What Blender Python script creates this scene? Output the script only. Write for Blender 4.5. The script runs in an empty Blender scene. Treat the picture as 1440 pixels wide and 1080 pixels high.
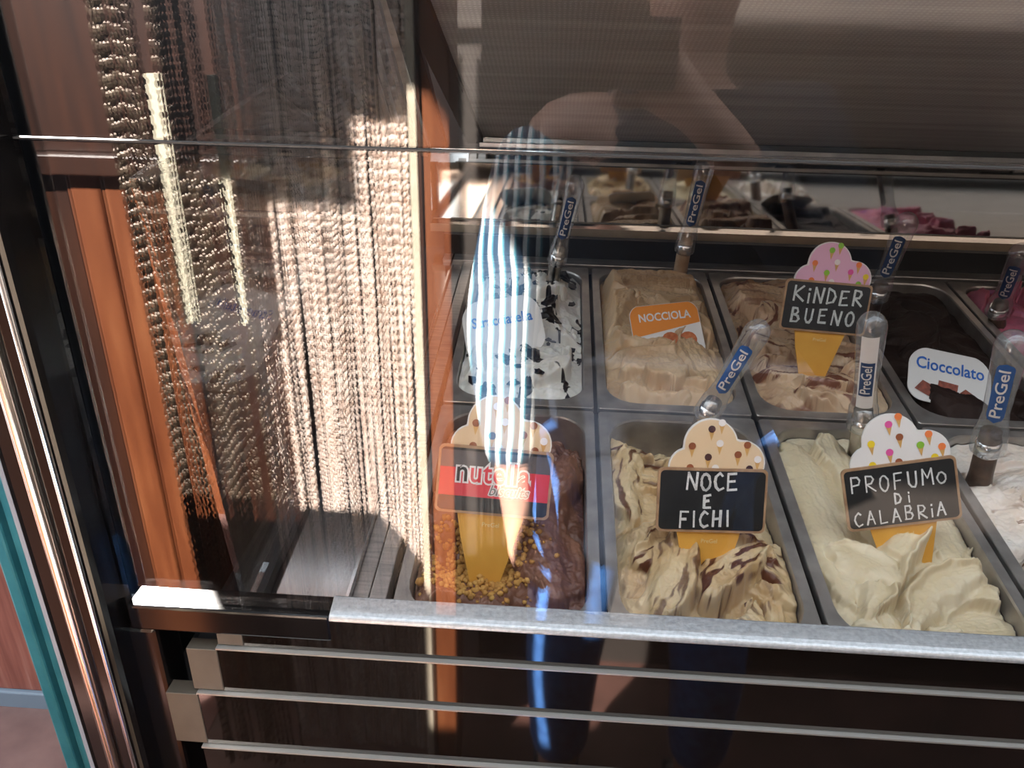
import bpy, bmesh, math, random
import numpy as np
from mathutils import Vector, Matrix, noise as mnoise
SC = bpy.context.scene
COL = SC.collection
rng = np.random.default_rng(7)
random.seed(7)

# ------------------------------------------------------------------ camera
F_PX = 1086.0                      # focal length in pixels of the 1440x1080 frame
TILT = math.radians(8.0)           # the pan deck leans towards the customer
PIV = np.array([0, 0, 1.05])
DECK = Matrix.Translation(Vector(PIV)) @ Matrix.Rotation(TILT, 4, 'X') @ Matrix.Translation(-Vector(PIV))
def dk(p): return np.array(DECK @ Vector(p))
CAM = np.array([0.12, -0.39139, 1.48819])
FW = np.array([-0.04852675, 0.90148132, -0.43008904])
RT = np.array([0.99779021, 0.06331821, 0.02013691])
UP = np.cross(RT, FW)
cam = bpy.data.cameras.new('camera'); camo = bpy.data.objects.new('camera', cam); COL.objects.link(camo)
cam.sensor_width = 36.0; cam.lens = F_PX/1440*36; cam.clip_start = 0.005
m = Matrix.Identity(4)
for i in range(3):
    m[i][0], m[i][1], m[i][2], m[i][3] = RT[i], UP[i], -FW[i], CAM[i]
camo.matrix_world = m
SC.camera = camo
def ray(x, y): return FW + RT*(x-720)/F_PX - UP*(y-540)/F_PX
def at(x, y, axis, v):             # point on the plane axis = v seen at pixel x, y
    d = ray(x, y); return CAM + d*(v-CAM[axis])/d[axis]
def at_deck(x, y, h):              # point at height h above the pan rims
    n = np.array(DECK.to_3x3() @ Vector((0, 0, 1))); q = PIV + n*h
    d = ray(x, y); return CAM + d*(((q-CAM)@n)/(d@n))
# ------------------------------------------------------------------ world, sun, exposure
SC.view_settings.view_transform = 'Standard'; SC.view_settings.look = 'None'
SC.view_settings.gamma = 1.0; SC.view_settings.use_curve_mapping = False
SC.view_settings.exposure = 0.85
w = bpy.data.worlds.new('sky'); SC.world = w; w.use_nodes = True
w.node_tree.nodes['Background'].inputs[0].default_value = (0.80, 0.90, 1.0, 1)
w.node_tree.nodes['Background'].inputs[1].default_value = 2.0
TO_SUN = Vector((-0.45, 0.65, 0.62)).normalized()
sl = bpy.data.lights.new('sun_offscreen', 'SUN'); sl.energy = 55.0; sl.angle = math.radians(0.6); sl.color = (1.0, 0.93, 0.86)
so = bpy.data.objects.new('sun_offscreen', sl); COL.objects.link(so)
so.rotation_euler = TO_SUN.to_track_quat('Z', 'Y').to_euler(); so.location = (-3, 2, 4)
SC.cycles.max_bounces = 10; SC.cycles.transparent_max_bounces = 24; SC.cycles.glossy_bounces = 5
SC.cycles.transmission_bounces = 8; SC.cycles.diffuse_bounces = 3; SC.cycles.sample_clamp_indirect = 6.0
SC.cycles.caustics_reflective = False; SC.cycles.caustics_refractive = False

# ------------------------------------------------------------------ material helpers
def mat(name, col=(.5, .5, .5), rough=.5, metal=0.0, spec=.5, **kw):
    M = bpy.data.materials.new(name); M.use_nodes = True
    b = M.node_tree.nodes['Principled BSDF']
    b.inputs['Base Color'].default_value = (*col, 1); b.inputs['Roughness'].default_value = rough
    b.inputs['Metallic'].default_value = metal; b.inputs['Specular IOR Level'].default_value = spec
    for k, v in kw.items(): b.inputs[k.replace('_', ' ')].default_value = v
    return M
def N(M, t, **props):
    n = M.node_tree.nodes.new(t)
    for k, v in props.items(): setattr(n, k, v)
    return n
def L(M, a, b): M.node_tree.links.new(a, b)
def bsdf(M): return M.node_tree.nodes['Principled BSDF']
def ramp(M, stops, interp='LINEAR'):
    n = N(M, 'ShaderNodeValToRGB'); n.color_ramp.interpolation = interp
    e = n.color_ramp.elements
    while len(e) < len(stops): e.new(0.5)
    for q, (p, c) in zip(e, stops): q.position = p; q.color = (*c, 1)
    return n
def noisy(M, stops, scale=20, detail=4, stretch=(1, 1, 1), bump=0.0, coord='Object', bscale=None, dist=0.002):
    tc = N(M, 'ShaderNodeTexCoord'); mp = N(M, 'ShaderNodeMapping'); mp.inputs['Scale'].default_value = stretch
    L(M, tc.outputs[coord], mp.inputs[0])
    nz = N(M, 'ShaderNodeTexNoise'); nz.inputs['Scale'].default_value = scale; nz.inputs['Detail'].default_value = detail
    L(M, mp.outputs[0], nz.inputs['Vector']); r = ramp(M, stops); L(M, nz.outputs['Fac'], r.inputs[0])
    L(M, r.outputs[0], bsdf(M).inputs['Base Color'])
    if bump:
        b = N(M, 'ShaderNodeBump'); b.inputs['Strength'].default_value = bump; b.inputs['Distance'].default_value = dist
        src = nz
        if bscale:
            src = N(M, 'ShaderNodeTexNoise'); src.inputs['Scale'].default_value = bscale; src.inputs['Detail'].default_value = 3
            L(M, mp.outputs[0], src.inputs['Vector'])
        L(M, src.outputs['Fac'], b.inputs['Height']); L(M, b.outputs[0], bsdf(M).inputs['Normal'])
    return M
def glass_mat(name, f0, tint=(1, 1, 1), haze=0.0):
    """clear pane: lets light straight through, mirrors by Schlick's law on each face"""
    M = bpy.data.materials.new(name); M.use_nodes = True; nt = M.node_tree; nt.nodes.clear()
    g = N(M, 'ShaderNodeNewGeometry'); d = N(M, 'ShaderNodeVectorMath', operation='DOT_PRODUCT')
    L(M, g.outputs['Incoming'], d.inputs[0]); L(M, g.outputs['Normal'], d.inputs[1])
    a = N(M, 'ShaderNodeMath', operation='ABSOLUTE'); L(M, d.outputs['Value'], a.inputs[0])
    s = N(M, 'ShaderNodeMath', operation='SUBTRACT'); s.inputs[0].default_value = 1; L(M, a.outputs[0], s.inputs[1])
    p = N(M, 'ShaderNodeMath', operation='POWER'); L(M, s.outputs[0], p.inputs[0]); p.inputs[1].default_value = 5
    q = N(M, 'ShaderNodeMath', operation='MULTIPLY_ADD'); L(M, p.outputs[0], q.inputs[0]); q.inputs[1].default_value = 1-f0; q.inputs[2].default_value = f0
    t = N(M, 'ShaderNodeBsdfTransparent'); t.inputs[0].default_value = (*tint, 1)
    gl = N(M, 'ShaderNodeBsdfGlossy'); gl.inputs['Roughness'].default_value = 0.0
    if haze:
        df = N(M, 'ShaderNodeBsdfDiffuse'); df.inputs[0].default_value = (.8, .82, .84, 1); m0 = N(M, 'ShaderNodeMixShader'); m0.inputs[0].default_value = haze
        L(M, t.outputs[0], m0.inputs[1]); L(M, df.outputs[0], m0.inputs[2]); t = m0
    mx = N(M, 'ShaderNodeMixShader'); L(M, q.outputs[0], mx.inputs[0]); L(M, t.outputs[0], mx.inputs[1]); L(M, gl.outputs[0], mx.inputs[2])
    o = N(M, 'ShaderNodeOutputMaterial'); L(M, mx.outputs[0], o.inputs[0])
    return M

STEEL = noisy(mat('brushed_steel', rough=.34, metal=.85), [(.3, (.36, .35, .34)), (.7, (.56, .54, .52))], 30, 5, (1, 12, 1))
PANSTEEL = noisy(mat('pan_steel', rough=.36, metal=.75), [(.3, (.33, .31, .29)), (.7, (.52, .49, .46))], 40, 5)
MIRROR = mat('polished_steel', (.74, .70, .65), .05, 1.0)
RAIL = noisy(mat('front_rail_aluminium', rough=.38, metal=.55), [(.3, (.36, .37, .38)), (.7, (.50, .51, .52))], 300, 3, bump=.15)
LEDGE = mat('polished_ledge', (.55, .55, .55), .14, 1.0)
BLACK = mat('black_gloss', (.007, .006, .006), .12, spec=.45)
BLACKM = mat('black_matt', (.010, .010, .011), .55, spec=.3)
PANEL = mat('black_front_panel', (.008, .006, .005), .04, spec=.95)
CREAM = noisy(mat('cream_plastic', rough=.45), [(.3, (.40, .34, .25)), (.7, (.50, .43, .33))], 30)
CAPM = noisy(mat('dull_beige', rough=.5), [(.3, (.075, .062, .047)), (.7, (.11, .092, .07))], 30)
CHROME = mat('chrome', (.8, .8, .8), .12, 1.0)
GLASS = glass_mat('pane_glass', .085)
ENDGLASS = glass_mat('end_glass', .13)
WOOD = noisy(mat('orange_wood', rough=.4), [(.25, (.075, .018, .006)), (.55, (.14, .042, .015)), (.8, (.20, .072, .028))], 6, 6, (8, 8, .6), .1)
DWOOD = noisy(mat('dark_brown_wood', rough=.4), [(.25, (.014, .005, .003)), (.75, (.045, .014, .006))], 6, 6, (8, 8, .6), .1)
TEAL = noisy(mat('teal_paint', rough=.45), [(.3, (.03, .20, .26)), (.7, (.06, .30, .36))], 18, 4)

# ------------------------------------------------------------------ mesh helpers
class MB:
    def __init__(s): s.v = []; s.f = []
    def add(s, vs, fs):
        n = len(s.v); s.v += [tuple(map(float, p)) for p in vs]; s.f += [tuple(i+n for i in q) for q in fs]; return s
    def box(s, a, b):
        (x0, y0, z0), (x1, y1, z1) = a, b
        return s.add([(x0, y0, z0), (x1, y0, z0), (x1, y1, z0), (x0, y1, z0), (x0, y0, z1), (x1, y0, z1), (x1, y1, z1), (x0, y1, z1)],
                     [(0, 3, 2, 1), (4, 5, 6, 7), (0, 1, 5, 4), (1, 2, 6, 5), (2, 3, 7, 6), (3, 0, 4, 7)])
    def prism(s, poly, z0, z1):       # polygon in x,y extruded along z
        n = len(poly)
        vs = [(x, y, z0) for x, y in poly]+[(x, y, z1) for x, y in poly]
        return s.add(vs, [tuple(range(n))[::-1], tuple(range(n, 2*n))]+[(i, (i+1) % n, n+(i+1) % n, n+i) for i in range(n)])
    def tube(s, pts, rad, n=10, cap=True):
        pts = [np.array(p, float) for p in pts]; rings = []
        if not hasattr(rad, '__len__'): rad = [rad]*len(pts)
        ref = None
        vs = []
        for i, p in enumerate(pts):
            t = pts[min(i+1, len(pts)-1)]-pts[max(i-1, 0)]; t = t/np.linalg.norm(t)
            if ref is None:
                ref = np.cross(t, (0.31, 0.77, 0.55)); ref /= np.linalg.norm(ref)
            ref = ref-t*(ref@t); ref /= np.linalg.norm(ref); b = np.cross(t, ref)
            for k in range(n):
                a = 2*math.pi*k/n; vs.append(p+rad[i]*(math.cos(a)*ref+math.sin(a)*b))
        fs = []
        for i in range(len(pts)-1):
            for k in range(n):
                fs.append((i*n+k, i*n+(k+1) % n, (i+1)*n+(k+1) % n, (i+1)*n+k))
        if cap: fs += [tuple(range(n))[::-1], tuple(range((len(pts)-1)*n, len(pts)*n))]
        return s.add(vs, fs)
    def bar(s, a, b, wdt, hgt, up=(0, 0, 1)):   # rectangular bar from a to b
        a, b = np.array(a, float), np.array(b, float); t = (b-a)/np.linalg.norm(b-a)
        x = np.cross(t, up); x /= np.linalg.norm(x); z = np.cross(x, t)
        o = [x*wdt/2*i+z*hgt/2*j for i, j in ((-1, -1), (1, -1), (1, 1), (-1, 1))]
        return s.add([a+q for q in o]+[b+q for q in o], [(0, 3, 2, 1), (4, 5, 6, 7), (0, 1, 5, 4), (1, 2, 6, 5), (2, 3, 7, 6), (3, 0, 4, 7)])
    def build(s, name, M, parent=None, smooth=False, bevel=0.0, mw=None, subd=0):
        me = bpy.data.meshes.new(name); me.from_pydata(s.v, [], s.f); me.update()
        return link(name, me, M, parent, smooth, bevel, mw, subd)
def link(name, me, M, parent=None, smooth=False, bevel=0.0, mw=None, subd=0):
    if M is not None and not len(me.materials): me.materials.append(M)
    o = bpy.data.objects.new(name, me); COL.objects.link(o)
    if smooth: me.shade_smooth()
    if parent is not None: o.parent = parent
    if mw is not None: o.matrix_local = mw
    if bevel:
        b = o.modifiers.new('bevel', 'BEVEL'); b.width = bevel; b.segments = 2; b.limit_method = 'ANGLE'
    if subd:
        b = o.modifiers.new('subdivision', 'SUBSURF'); b.levels = subd; b.render_levels = subd
    return o
def tag(o, label=None, cat=None, group=None, kind=None):
    for k, v in (('label', label), ('category', cat), ('group', group), ('kind', kind)):
        if v: o[k] = v
    return o
def empty(name, mw=None):
    o = bpy.data.objects.new(name, None); COL.objects.link(o); o.empty_display_size = .02
    if mw is not None: o.matrix_world = mw
    return o
def frame(origin, x, z):              # matrix with local x, z (y points into the thing, away from its face)
    z = np.array(z, float); z /= np.linalg.norm(z); x = np.array(x, float); x -= z*(x@z); x /= np.linalg.norm(x); y = np.cross(z, x)
    m = Matrix.Identity(4)
    for i in range(3): m[i][0], m[i][1], m[i][2], m[i][3] = x[i], y[i], z[i], origin[i]
    return m
def rrect(w_, h_, r, n=5, cx=0, cy=0):
    P = []
    for sx, sy, a0 in ((1, -1, -90), (1, 1, 0), (-1, 1, 90), (-1, -1, 180)):
        for k in range(n+1):
            a = math.radians(a0+90*k/n); P.append((cx+sx*(w_/2-r)+r*math.cos(a), cy+sy*(h_/2-r)+r*math.sin(a)))
    return P
def text_mesh(s, size=1.0, bold=0.0, align='CENTER', shear=0.0, space=1.0, extrude=0.0):
    cu = bpy.data.curves.new('text', 'FONT'); cu.body = s; cu.size = size; cu.offset = bold; cu.align_x = align; cu.align_y = 'CENTER'
    cu.shear = shear; cu.space_character = space; cu.extrude = extrude; cu.resolution_u = 3
    o = bpy.data.objects.new('text', cu); COL.objects.link(o)
    dg = bpy.context.evaluated_depsgraph_get(); dg.update()
    me = bpy.data.meshes.new_from_object(o.evaluated_get(dg)); bpy.data.objects.remove(o); bpy.data.curves.remove(cu)
    return me
def text_mb(s, size, bold=0.0, shear=0.0, space=1.0, sx=1.0, fine=0.0):
    me = text_mesh(s, size, bold, 'CENTER', shear, space)
    if fine:                                  # short edges, so that the letters can bend round a handle
        bm = bmesh.new(); bm.from_mesh(me); bmesh.ops.triangulate(bm, faces=bm.faces)
        for _ in range(4):
            ed = [e for e in bm.edges if e.calc_length() > size*fine]
            if not ed: break
            bmesh.ops.subdivide_edges(bm, edges=ed, cuts=1); bmesh.ops.triangulate(bm, faces=bm.faces)
        bm.to_mesh(me); bm.free()
    V = [(v.co.x*sx, v.co.y, v.co.z) for v in me.vertices]; Fc = [tuple(p.vertices) for p in me.polygons]
    bpy.data.meshes.remove(me); return V, Fc

# ------------------------------------------------------------------ room shell
FLOOR = noisy(mat('dark_red_floor', rough=.55), [(.3, (.055, .026, .02)), (.7, (.12, .055, .042))], 7, 6)
o = tag(MB().box((-4, -3, -.05), (3.2, 4, 0)).build('floor', FLOOR), 'dark reddish stone floor under the display case', 'floor', kind='structure')
WALLD = noisy(mat('dark_wall', rough=.7), [(.3, (.022, .017, .014)), (.7, (.035, .027, .022))], 5, 5)
tag(MB().box((-.8, 1.02, 0), (3.2, 1.12, 2.40)).build('wall_back', WALLD), 'dark wall behind the display case', 'wall', kind='structure')
tag(MB().box((-.03, -1.12, 0), (3.2, -1.02, 2.6)).build('wall_front', WALLD), 'dark wall behind the customer', 'wall', kind='structure')
tag(MB().box((2.6, -1.02, 0), (2.7, 1.02, 2.6)).build('wall_right', WALLD), 'dark side wall beyond the end of the case', 'wall', kind='structure')
CEIL = noisy(mat('pale_ceiling', rough=.8), [(.3, (.5, .48, .45)), (.7, (.56, .54, .5))], 5)
tag(MB().box((-.95, .25, 2.6), (3.2, 1.12, 2.7)).build('ceiling', CEIL), 'pale plain ceiling over the display case', 'ceiling', kind='structure')

# ------------------------------------------------------------------ display case
GY = 0.045                                   # outer face of the front glass
case = empty('display_case', Matrix.Translation((0.6, 0.4, 0)))
tag(case, 'glazed gelato display case with steel fittings and black front', 'display case')
INV = case.matrix_world.inverted()
def part(mb, name, M, deck=False, bevel=0.0, smooth=False, kind=None):
    o = mb.build(name, M, case, smooth, bevel, INV @ (DECK if deck else Matrix.Identity(4)))
    if kind: o['kind'] = kind
    return o
XR = 1.25                                    # right end of what is built
# front glass, two panes one above the other
gl = part(MB().box((-.19, GY, 1.087), (XR, GY+.005, 1.419)), 'front_glass_pane', GLASS); gl['label'] = 'clear lower front glass pane mirroring the customer'
gl = part(MB().box((-.19, GY, 1.4215), (XR, GY+.005, 1.85)), 'front_glass_pane', GLASS); gl['label'] = 'clear upper front glass pane'
part(MB().box((-.19, GY, 1.4197), (XR, GY+.005, 1.4207)), 'glass_joint', mat('joint', (.06, .06, .06), .35))
# end glass, its black gasket
part(MB().box((-.110, .065, 1.06), (-.105, .80, 1.40)), 'end_glass_pane', ENDGLASS, True)
part(MB().box((-.116, .062, 1.035), (-.100, .82, 1.058)), 'gasket', BLACKM, True)
# front rail
rl = [(GY-.006, 1.0835), (GY-.004, 1.086), (GY+.0125, 1.091), (GY+.014, 1.075), (GY-.006, 1.0815)]
mb = MB(); n = len(rl)
xs = (-.035, XR)
mb.add([(xs[0], y, z) for y, z in rl]+[(xs[1], y, z) for y, z in rl], [tuple(range(n)), tuple(range(n, 2*n))[::-1]]+[(i, n+i, n+(i+1) % n, (i+1) % n) for i in range(n)])
part(mb, 'front_rail', RAIL, bevel=.0015)
part(MB().box((-.19, GY-.004, 1.06), (-.035, GY+.02, 1.0835)), 'front_rail_end', BLACK, bevel=.002)
# black front panels with bright edge strips: each sits a little further out than the one above
zs = [1.082, 1.049, 1.003, .945, .72, .12]
for k in range(5):
    yo = GY-.003-.0022*k
    xl = (-.104, -.125, -.146, -.15, -.15)[k]
    p = part(MB().box((xl, yo, zs[k+1]), (XR, GY+.006, zs[k]-.0018)), 'front_panel', PANEL, bevel=.0006)
    if k: part(MB().box((xl, yo-.0016, zs[k]-.0016), (XR, GY+.0, zs[k]-.0002)), 'edge_strip', mat('edge_strip_aluminium', (.52, .5, .46), .3, .6))
    cw = (.020, .024, .026, .0, .0)[k]
    if cw: part(MB().box((xl-cw, yo-.0005, zs[k+1]+.001), (xl, GY+.006, zs[k]-.003)), 'panel_end_cap', CAPM, bevel=.0006)
part(MB().box((-.10, GY+.031, .05), (XR, .82, .86)), 'cabinet_body', BLACKM)
# black corner return to the left of the panels
part(MB().box((-.205, GY-.002, .05), (-.172, GY+.03, 1.06)), 'corner_panel', BLACK, bevel=.004)
part(MB().box((-.23, GY+.05, .05), (-.118, .55, .92)), 'side_housing', BLACKM, bevel=.01)
part(MB().add([(x, y, z) for z in (.03, 1.58) for x, y in ((-.238, .062), (-.60, .56), (-.588, .57), (-.226, .07))], [(0, 1, 2, 3), (7, 6, 5, 4), (0, 4, 5, 1), (1, 5, 6, 2), (2, 6, 7, 3), (3, 7, 4, 0)]), 'dark_backdrop_panel', BLACKM)  # black sheet added to darken the view left of the end glass
part(MB().box((-.60, .56, .03), (-.10, .58, 1.55)), 'dark_backdrop_rear', BLACKM)  # black backing, added as well to keep this corner dark
# corner post with chrome trims
part(MB().box((-.238, .020, 0.03), (-.193, .060, 1.95)), 'corner_post', BLACK, bevel=.006)
part(MB().tube([(-.199, .018, .05), (-.199, .018, 1.95)], .0022, 8), 'post_trim', CHROME, smooth=True)
part(MB().tube([(-.216, .018, .05), (-.216, .018, 1.95)], .0042, 10), 'post_trim', mat('pale_bronze', (.75, .62, .52), .25, 1.0), smooth=True)
part(MB().box((-.242, .024, .03), (-.2385, .04, 1.95)), 'post_trim', mat('blue_grey_trim', (.25, .34, .42), .3, .4))
# deck: ledge left of the pans, side steps, back lip
part(MB().box((-.100, .062, 1.040), (-.034, .80, 1.046)), 'side_ledge', LEDGE, True, .001)
part(MB().box((-.036, .055, 1.03), (-.0335, .80, 1.052)), 'ledge_edge', CHROME, True)
part(MB().box((-.0335, .06, 1.03), (-.020, .80, 1.043)), 'side_step', STEEL, True, .001)
part(MB().box((-.018, .06, 1.03), (-.004, .80, 1.048)), 'side_step', STEEL, True, .001)
part(MB().box((-.05, .742, 1.035), (XR, .765, 1.051)), 'back_lip', STEEL, True, .001)
part(MB().box((-.05, .765, 1.0), (XR, .775, 1.082)), 'back_recess', BLACKM, True)
# mirror strip behind the pans: polished, with a bent top lip
YB = .795
mz0, mz1, mz2 = 1.196, 1.288, 1.307
mb = MB()
prof = [(YB-.012, mz0-.010), (YB-.012, mz0), (YB+.002, mz0+.001), (YB-.003, mz1), (YB-.014, mz2), (YB+.02, mz2+.003), (YB+.02, mz0-.010)]
n = len(prof)
mb.add([(-.075, y, z) for y, z in prof]+[(XR, y, z) for y, z in prof], [tuple(range(n)), tuple(range(n, 2*n))[::-1]]+[(i, n+i, n+(i+1) % n, (i+1) % n) for i in range(n)])
part(mb, 'mirror_strip', MIRROR)
part(MB().box((-.075, YB-.014, mz0-.011), (XR, YB-.0121, mz0+.0005)), 'mirror_strip_edge', CREAM)
part(MB().box((-.075, YB-.016, mz2+.0005), (XR, YB+.0, mz2+.003)), 'shelf_edge', CHROME)
# sloping hood above
HOOD = mat('grey_woven_hood', (.20, .19, .18), .40, .1)
tc = N(HOOD, 'ShaderNodeTexCoord'); mp = N(HOOD, 'ShaderNodeMapping'); mp.inputs['Scale'].default_value = (1.2, 30, 30); L(HOOD, tc.outputs['Object'], mp.inputs[0])
nz = N(HOOD, 'ShaderNodeTexNoise'); nz.inputs['Scale'].default_value = 1.6; nz.inputs['Detail'].default_value = 5; L(HOOD, mp.outputs[0], nz.inputs['Vector'])
rp = ramp(HOOD, [(.3, (.29, .28, .265)), (.5, (.39, .38, .365)), (.75, (.51, .50, .49))]); L(HOOD, nz.outputs['Fac'], rp.inputs[0])
wv = N(HOOD, 'ShaderNodeTexWave', wave_type='BANDS', bands_direction='X'); wv.inputs['Scale'].default_value = 70; wv.inputs['Distortion'].default_value = 1.5; L(HOOD, tc.outputs['Object'], wv.inputs['Vector'])
wv2 = N(HOOD, 'ShaderNodeTexWave', wave_type='BANDS', bands_direction='Y'); wv2.inputs['Scale'].default_value = 70; wv2.inputs['Distortion'].default_value = 1.5; L(HOOD, tc.outputs['Object'], wv2.inputs['Vector'])
ml = N(HOOD, 'ShaderNodeMath', operation='MULTIPLY'); L(HOOD, wv.outputs['Fac'], ml.inputs[0]); L(HOOD, wv2.outputs['Fac'], ml.inputs[1])
mxc = N(HOOD, 'ShaderNodeMix', data_type='RGBA', blend_type='MULTIPLY'); mxc.inputs[0].default_value = .28
L(HOOD, rp.outputs[0], mxc.inputs['A']); L(HOOD, ml.outputs[0], mxc.inputs['B']); L(HOOD, mxc.outputs['Result'], bsdf(HOOD).inputs['Base Color'])
bp = N(HOOD, 'ShaderNodeBump'); bp.inputs['Strength'].default_value = .3; bp.inputs['Distance'].default_value = .0008; L(HOOD, ml.outputs[0], bp.inputs['Height']); L(HOOD, bp.outputs[0], bsdf(HOOD).inputs['Normal'])
hA, hB = np.array([0, .80, 1.322]), np.array([0, .235, 1.532])
def slab(x0, x1, a, b, th):
    t = (b-a)/np.linalg.norm(b-a); nn = np.array([0, -t[2], t[1]]); nn = nn if nn[2] > 0 else -nn
    c = [a, b, b+nn*th, a+nn*th]
    return MB().add([(x0, q[1], q[2]) for q in c]+[(x1, q[1], q[2]) for q in c], [(0, 1, 2, 3), (7, 6, 5, 4), (0, 4, 5, 1), (1, 5, 6, 2), (2, 6, 7, 3), (3, 7, 4, 0)])
part(slab(.006, XR, hA, hB, .006), 'hood', HOOD)
part(slab(-.018, .006, hA+[0, -.006, -.006], hB+[0, -.006, -.006], .014), 'hood_side_frame', BLACKM)
part(MB().box((.0, .786, 1.312), (XR, .80, 1.3195)), 'hood_bottom_rail', STEEL, bevel=.001)
part(MB().box((.0, .783, 1.3195), (XR, .7995, 1.3275)), 'hood_bottom_rail', mat('grey_green_rail', (.16, .18, .18), .2, .5), bevel=.001)
# leaning end posts at the back left
part(MB().bar((-.083, .80, 1.30), (-.083, .52, 1.545), .010, .014), 'end_post', mat('beige_post', (.52, .48, .40), .35, .2))
part(MB().bar((-.060, .81, 1.30), (-.048, .40, 1.545), .022, .012), 'end_post', BLACKM)
part(MB().bar((-.096, .80, 1.30), (-.096, .53, 1.545), .005, .012), 'end_post', STEEL)


# ------------------------------------------------------------------ gelato pans
PW, PD = .172, .368
FRONT_Y0 = .064                               # the front row starts behind the rail
def pan_center(c, r): return np.array([PW*(c+.5), PD*1.5 if r else (FRONT_Y0+PD-.003)/2, 1.05])
DEPTH = {0: PD-FRONT_Y0-.003, 1: .362}
ow, iw, rad = .1675, .146, .034
def pan_meshes(od):
    n = 6; idp = od-.026
    inner = rrect(iw, idp, rad, n); outer = rrect(ow, od, .004, n)
    K = len(inner)
    mb = MB()                                 # rim: flat flange with a turned-down outer edge and rolled inner edge
    rings = [([(x, y) for x, y in outer], -.008), (outer, -.001), ([(x*.994, y*.997) for x, y in outer], 0.0),
             ([(x*1.012, y*1.006) for x, y in inner], 0.0005), (inner, -.0015)]
    for pts, z in rings: mb.v += [(x, y, z) for x, y in pts]
    for i in range(len(rings)-1):
        for k in range(K): mb.f.append((i*K+k, i*K+(k+1) % K, (i+1)*K+(k+1) % K, (i+1)*K+k))
    rim = mb
    mb = MB()
    rr = [(inner, -.0015), ([(x*.99, y*.995) for x, y in inner], -.03), ([(x*.95, y*.975) for x, y in inner], -.115), ([(x*.88, y*.93) for x, y in inner], -.122)]
    for pts, z in rr: mb.v += [(x, y, z) for x, y in pts]
    for i in range(len(rr)-1):
        for k in range(K): mb.f.append((i*K+k, i*K+(k+1) % K, (i+1)*K+(k+1) % K, (i+1)*K+k))
    mb.f.append(tuple(range((len(rr)-1)*K, len(rr)*K)))
    return rim, mb
PAN_ME = {}
for r_ in (0, 1):
    rim_mb, tub_mb = pan_meshes(DEPTH[r_])
    RIM_ME = bpy.data.meshes.new('rim'); RIM_ME.from_pydata(rim_mb.v, [], rim_mb.f); RIM_ME.materials.append(PANSTEEL)
    TUB_ME = bpy.data.meshes.new('tub'); TUB_ME.from_pydata(tub_mb.v, [], tub_mb.f); TUB_ME.materials.append(PANSTEEL); TUB_ME.shade_smooth()
    PAN_ME[r_] = (RIM_ME, TUB_ME)
PANS = {}
def pan(c, r, label):
    p = empty('gelato_pan', DECK @ Matrix.Translation(pan_center(c, r)))
    tag(p, label, 'pan', 'steel gelato pans in the display case')
    for nm, me in zip(('rim', 'tub'), PAN_ME[r]):
        q = bpy.data.objects.new(nm, me); COL.objects.link(q); q.parent = p
    PANS[(c, r)] = p
pan(0, 0, 'steel pan holding the milk chocolate gelato with biscuit crumbs')
pan(1, 0, 'steel pan holding the walnut and fig gelato')
pan(2, 0, 'steel pan holding the pale yellow gelato with the tilted sign')
pan(3, 0, 'steel pan holding the white and coffee brown gelato')
pan(0, 1, 'steel pan holding the white gelato with black chocolate pieces')
pan(1, 1, 'steel pan holding the plain tan hazelnut gelato')
pan(2, 1, 'steel pan holding the caramel streaked gelato with the pink topped sign')
pan(3, 1, 'steel pan holding the nearly black chocolate gelato')
pan(4, 1, 'steel pan holding the pink gelato')
part(MB().box((.69, .03, 1.040), (XR, .367, 1.047)), 'cover_plate', STEEL, True, .001)
part(MB().box((.862, .370, 1.040), (XR, .735, 1.047)), 'cover_plate', STEEL, True, .001)

# ------------------------------------------------------------------ gelato surfaces
_perm = np.random.default_rng(3).permutation(512)
_perm = np.concatenate([_perm, _perm])
_ang = np.random.default_rng(4).uniform(0, 2*np.pi, 1024); _gx, _gy = np.cos(_ang), np.sin(_ang)
def perlin(x, y):
    xi = np.floor(x).astype(int); yi = np.floor(y).astype(int); xf = x-xi; yf = y-yi
    xi &= 255; yi &= 255
    def g(i, j, dx, dy):
        h = _perm[_perm[(xi+i) & 255]+((yi+j) & 255)]; return _gx[h]*dx+_gy[h]*dy
    u = xf*xf*xf*(xf*(xf*6-15)+10); v = yf*yf*yf*(yf*(yf*6-15)+10)
    a = g(0, 0, xf, yf)*(1-u)+g(1, 0, xf-1, yf)*u
    b = g(0, 1, xf, yf-1)*(1-u)+g(1, 1, xf-1, yf-1)*u
    return (a*(1-v)+b*v)*1.5
def fbm(x, y, o=4):
    s = 0; a = 1.0
    for k in range(o): s = s+a*perlin(x+17.3*k, y-9.1*k); x = x*2.03; y = y*2.03; a *= .5
    return s/1.6
def sstep(a, b, x): t = np.clip((x-a)/(b-a), 0, 1); return t*t*(3-2*t)

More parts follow.
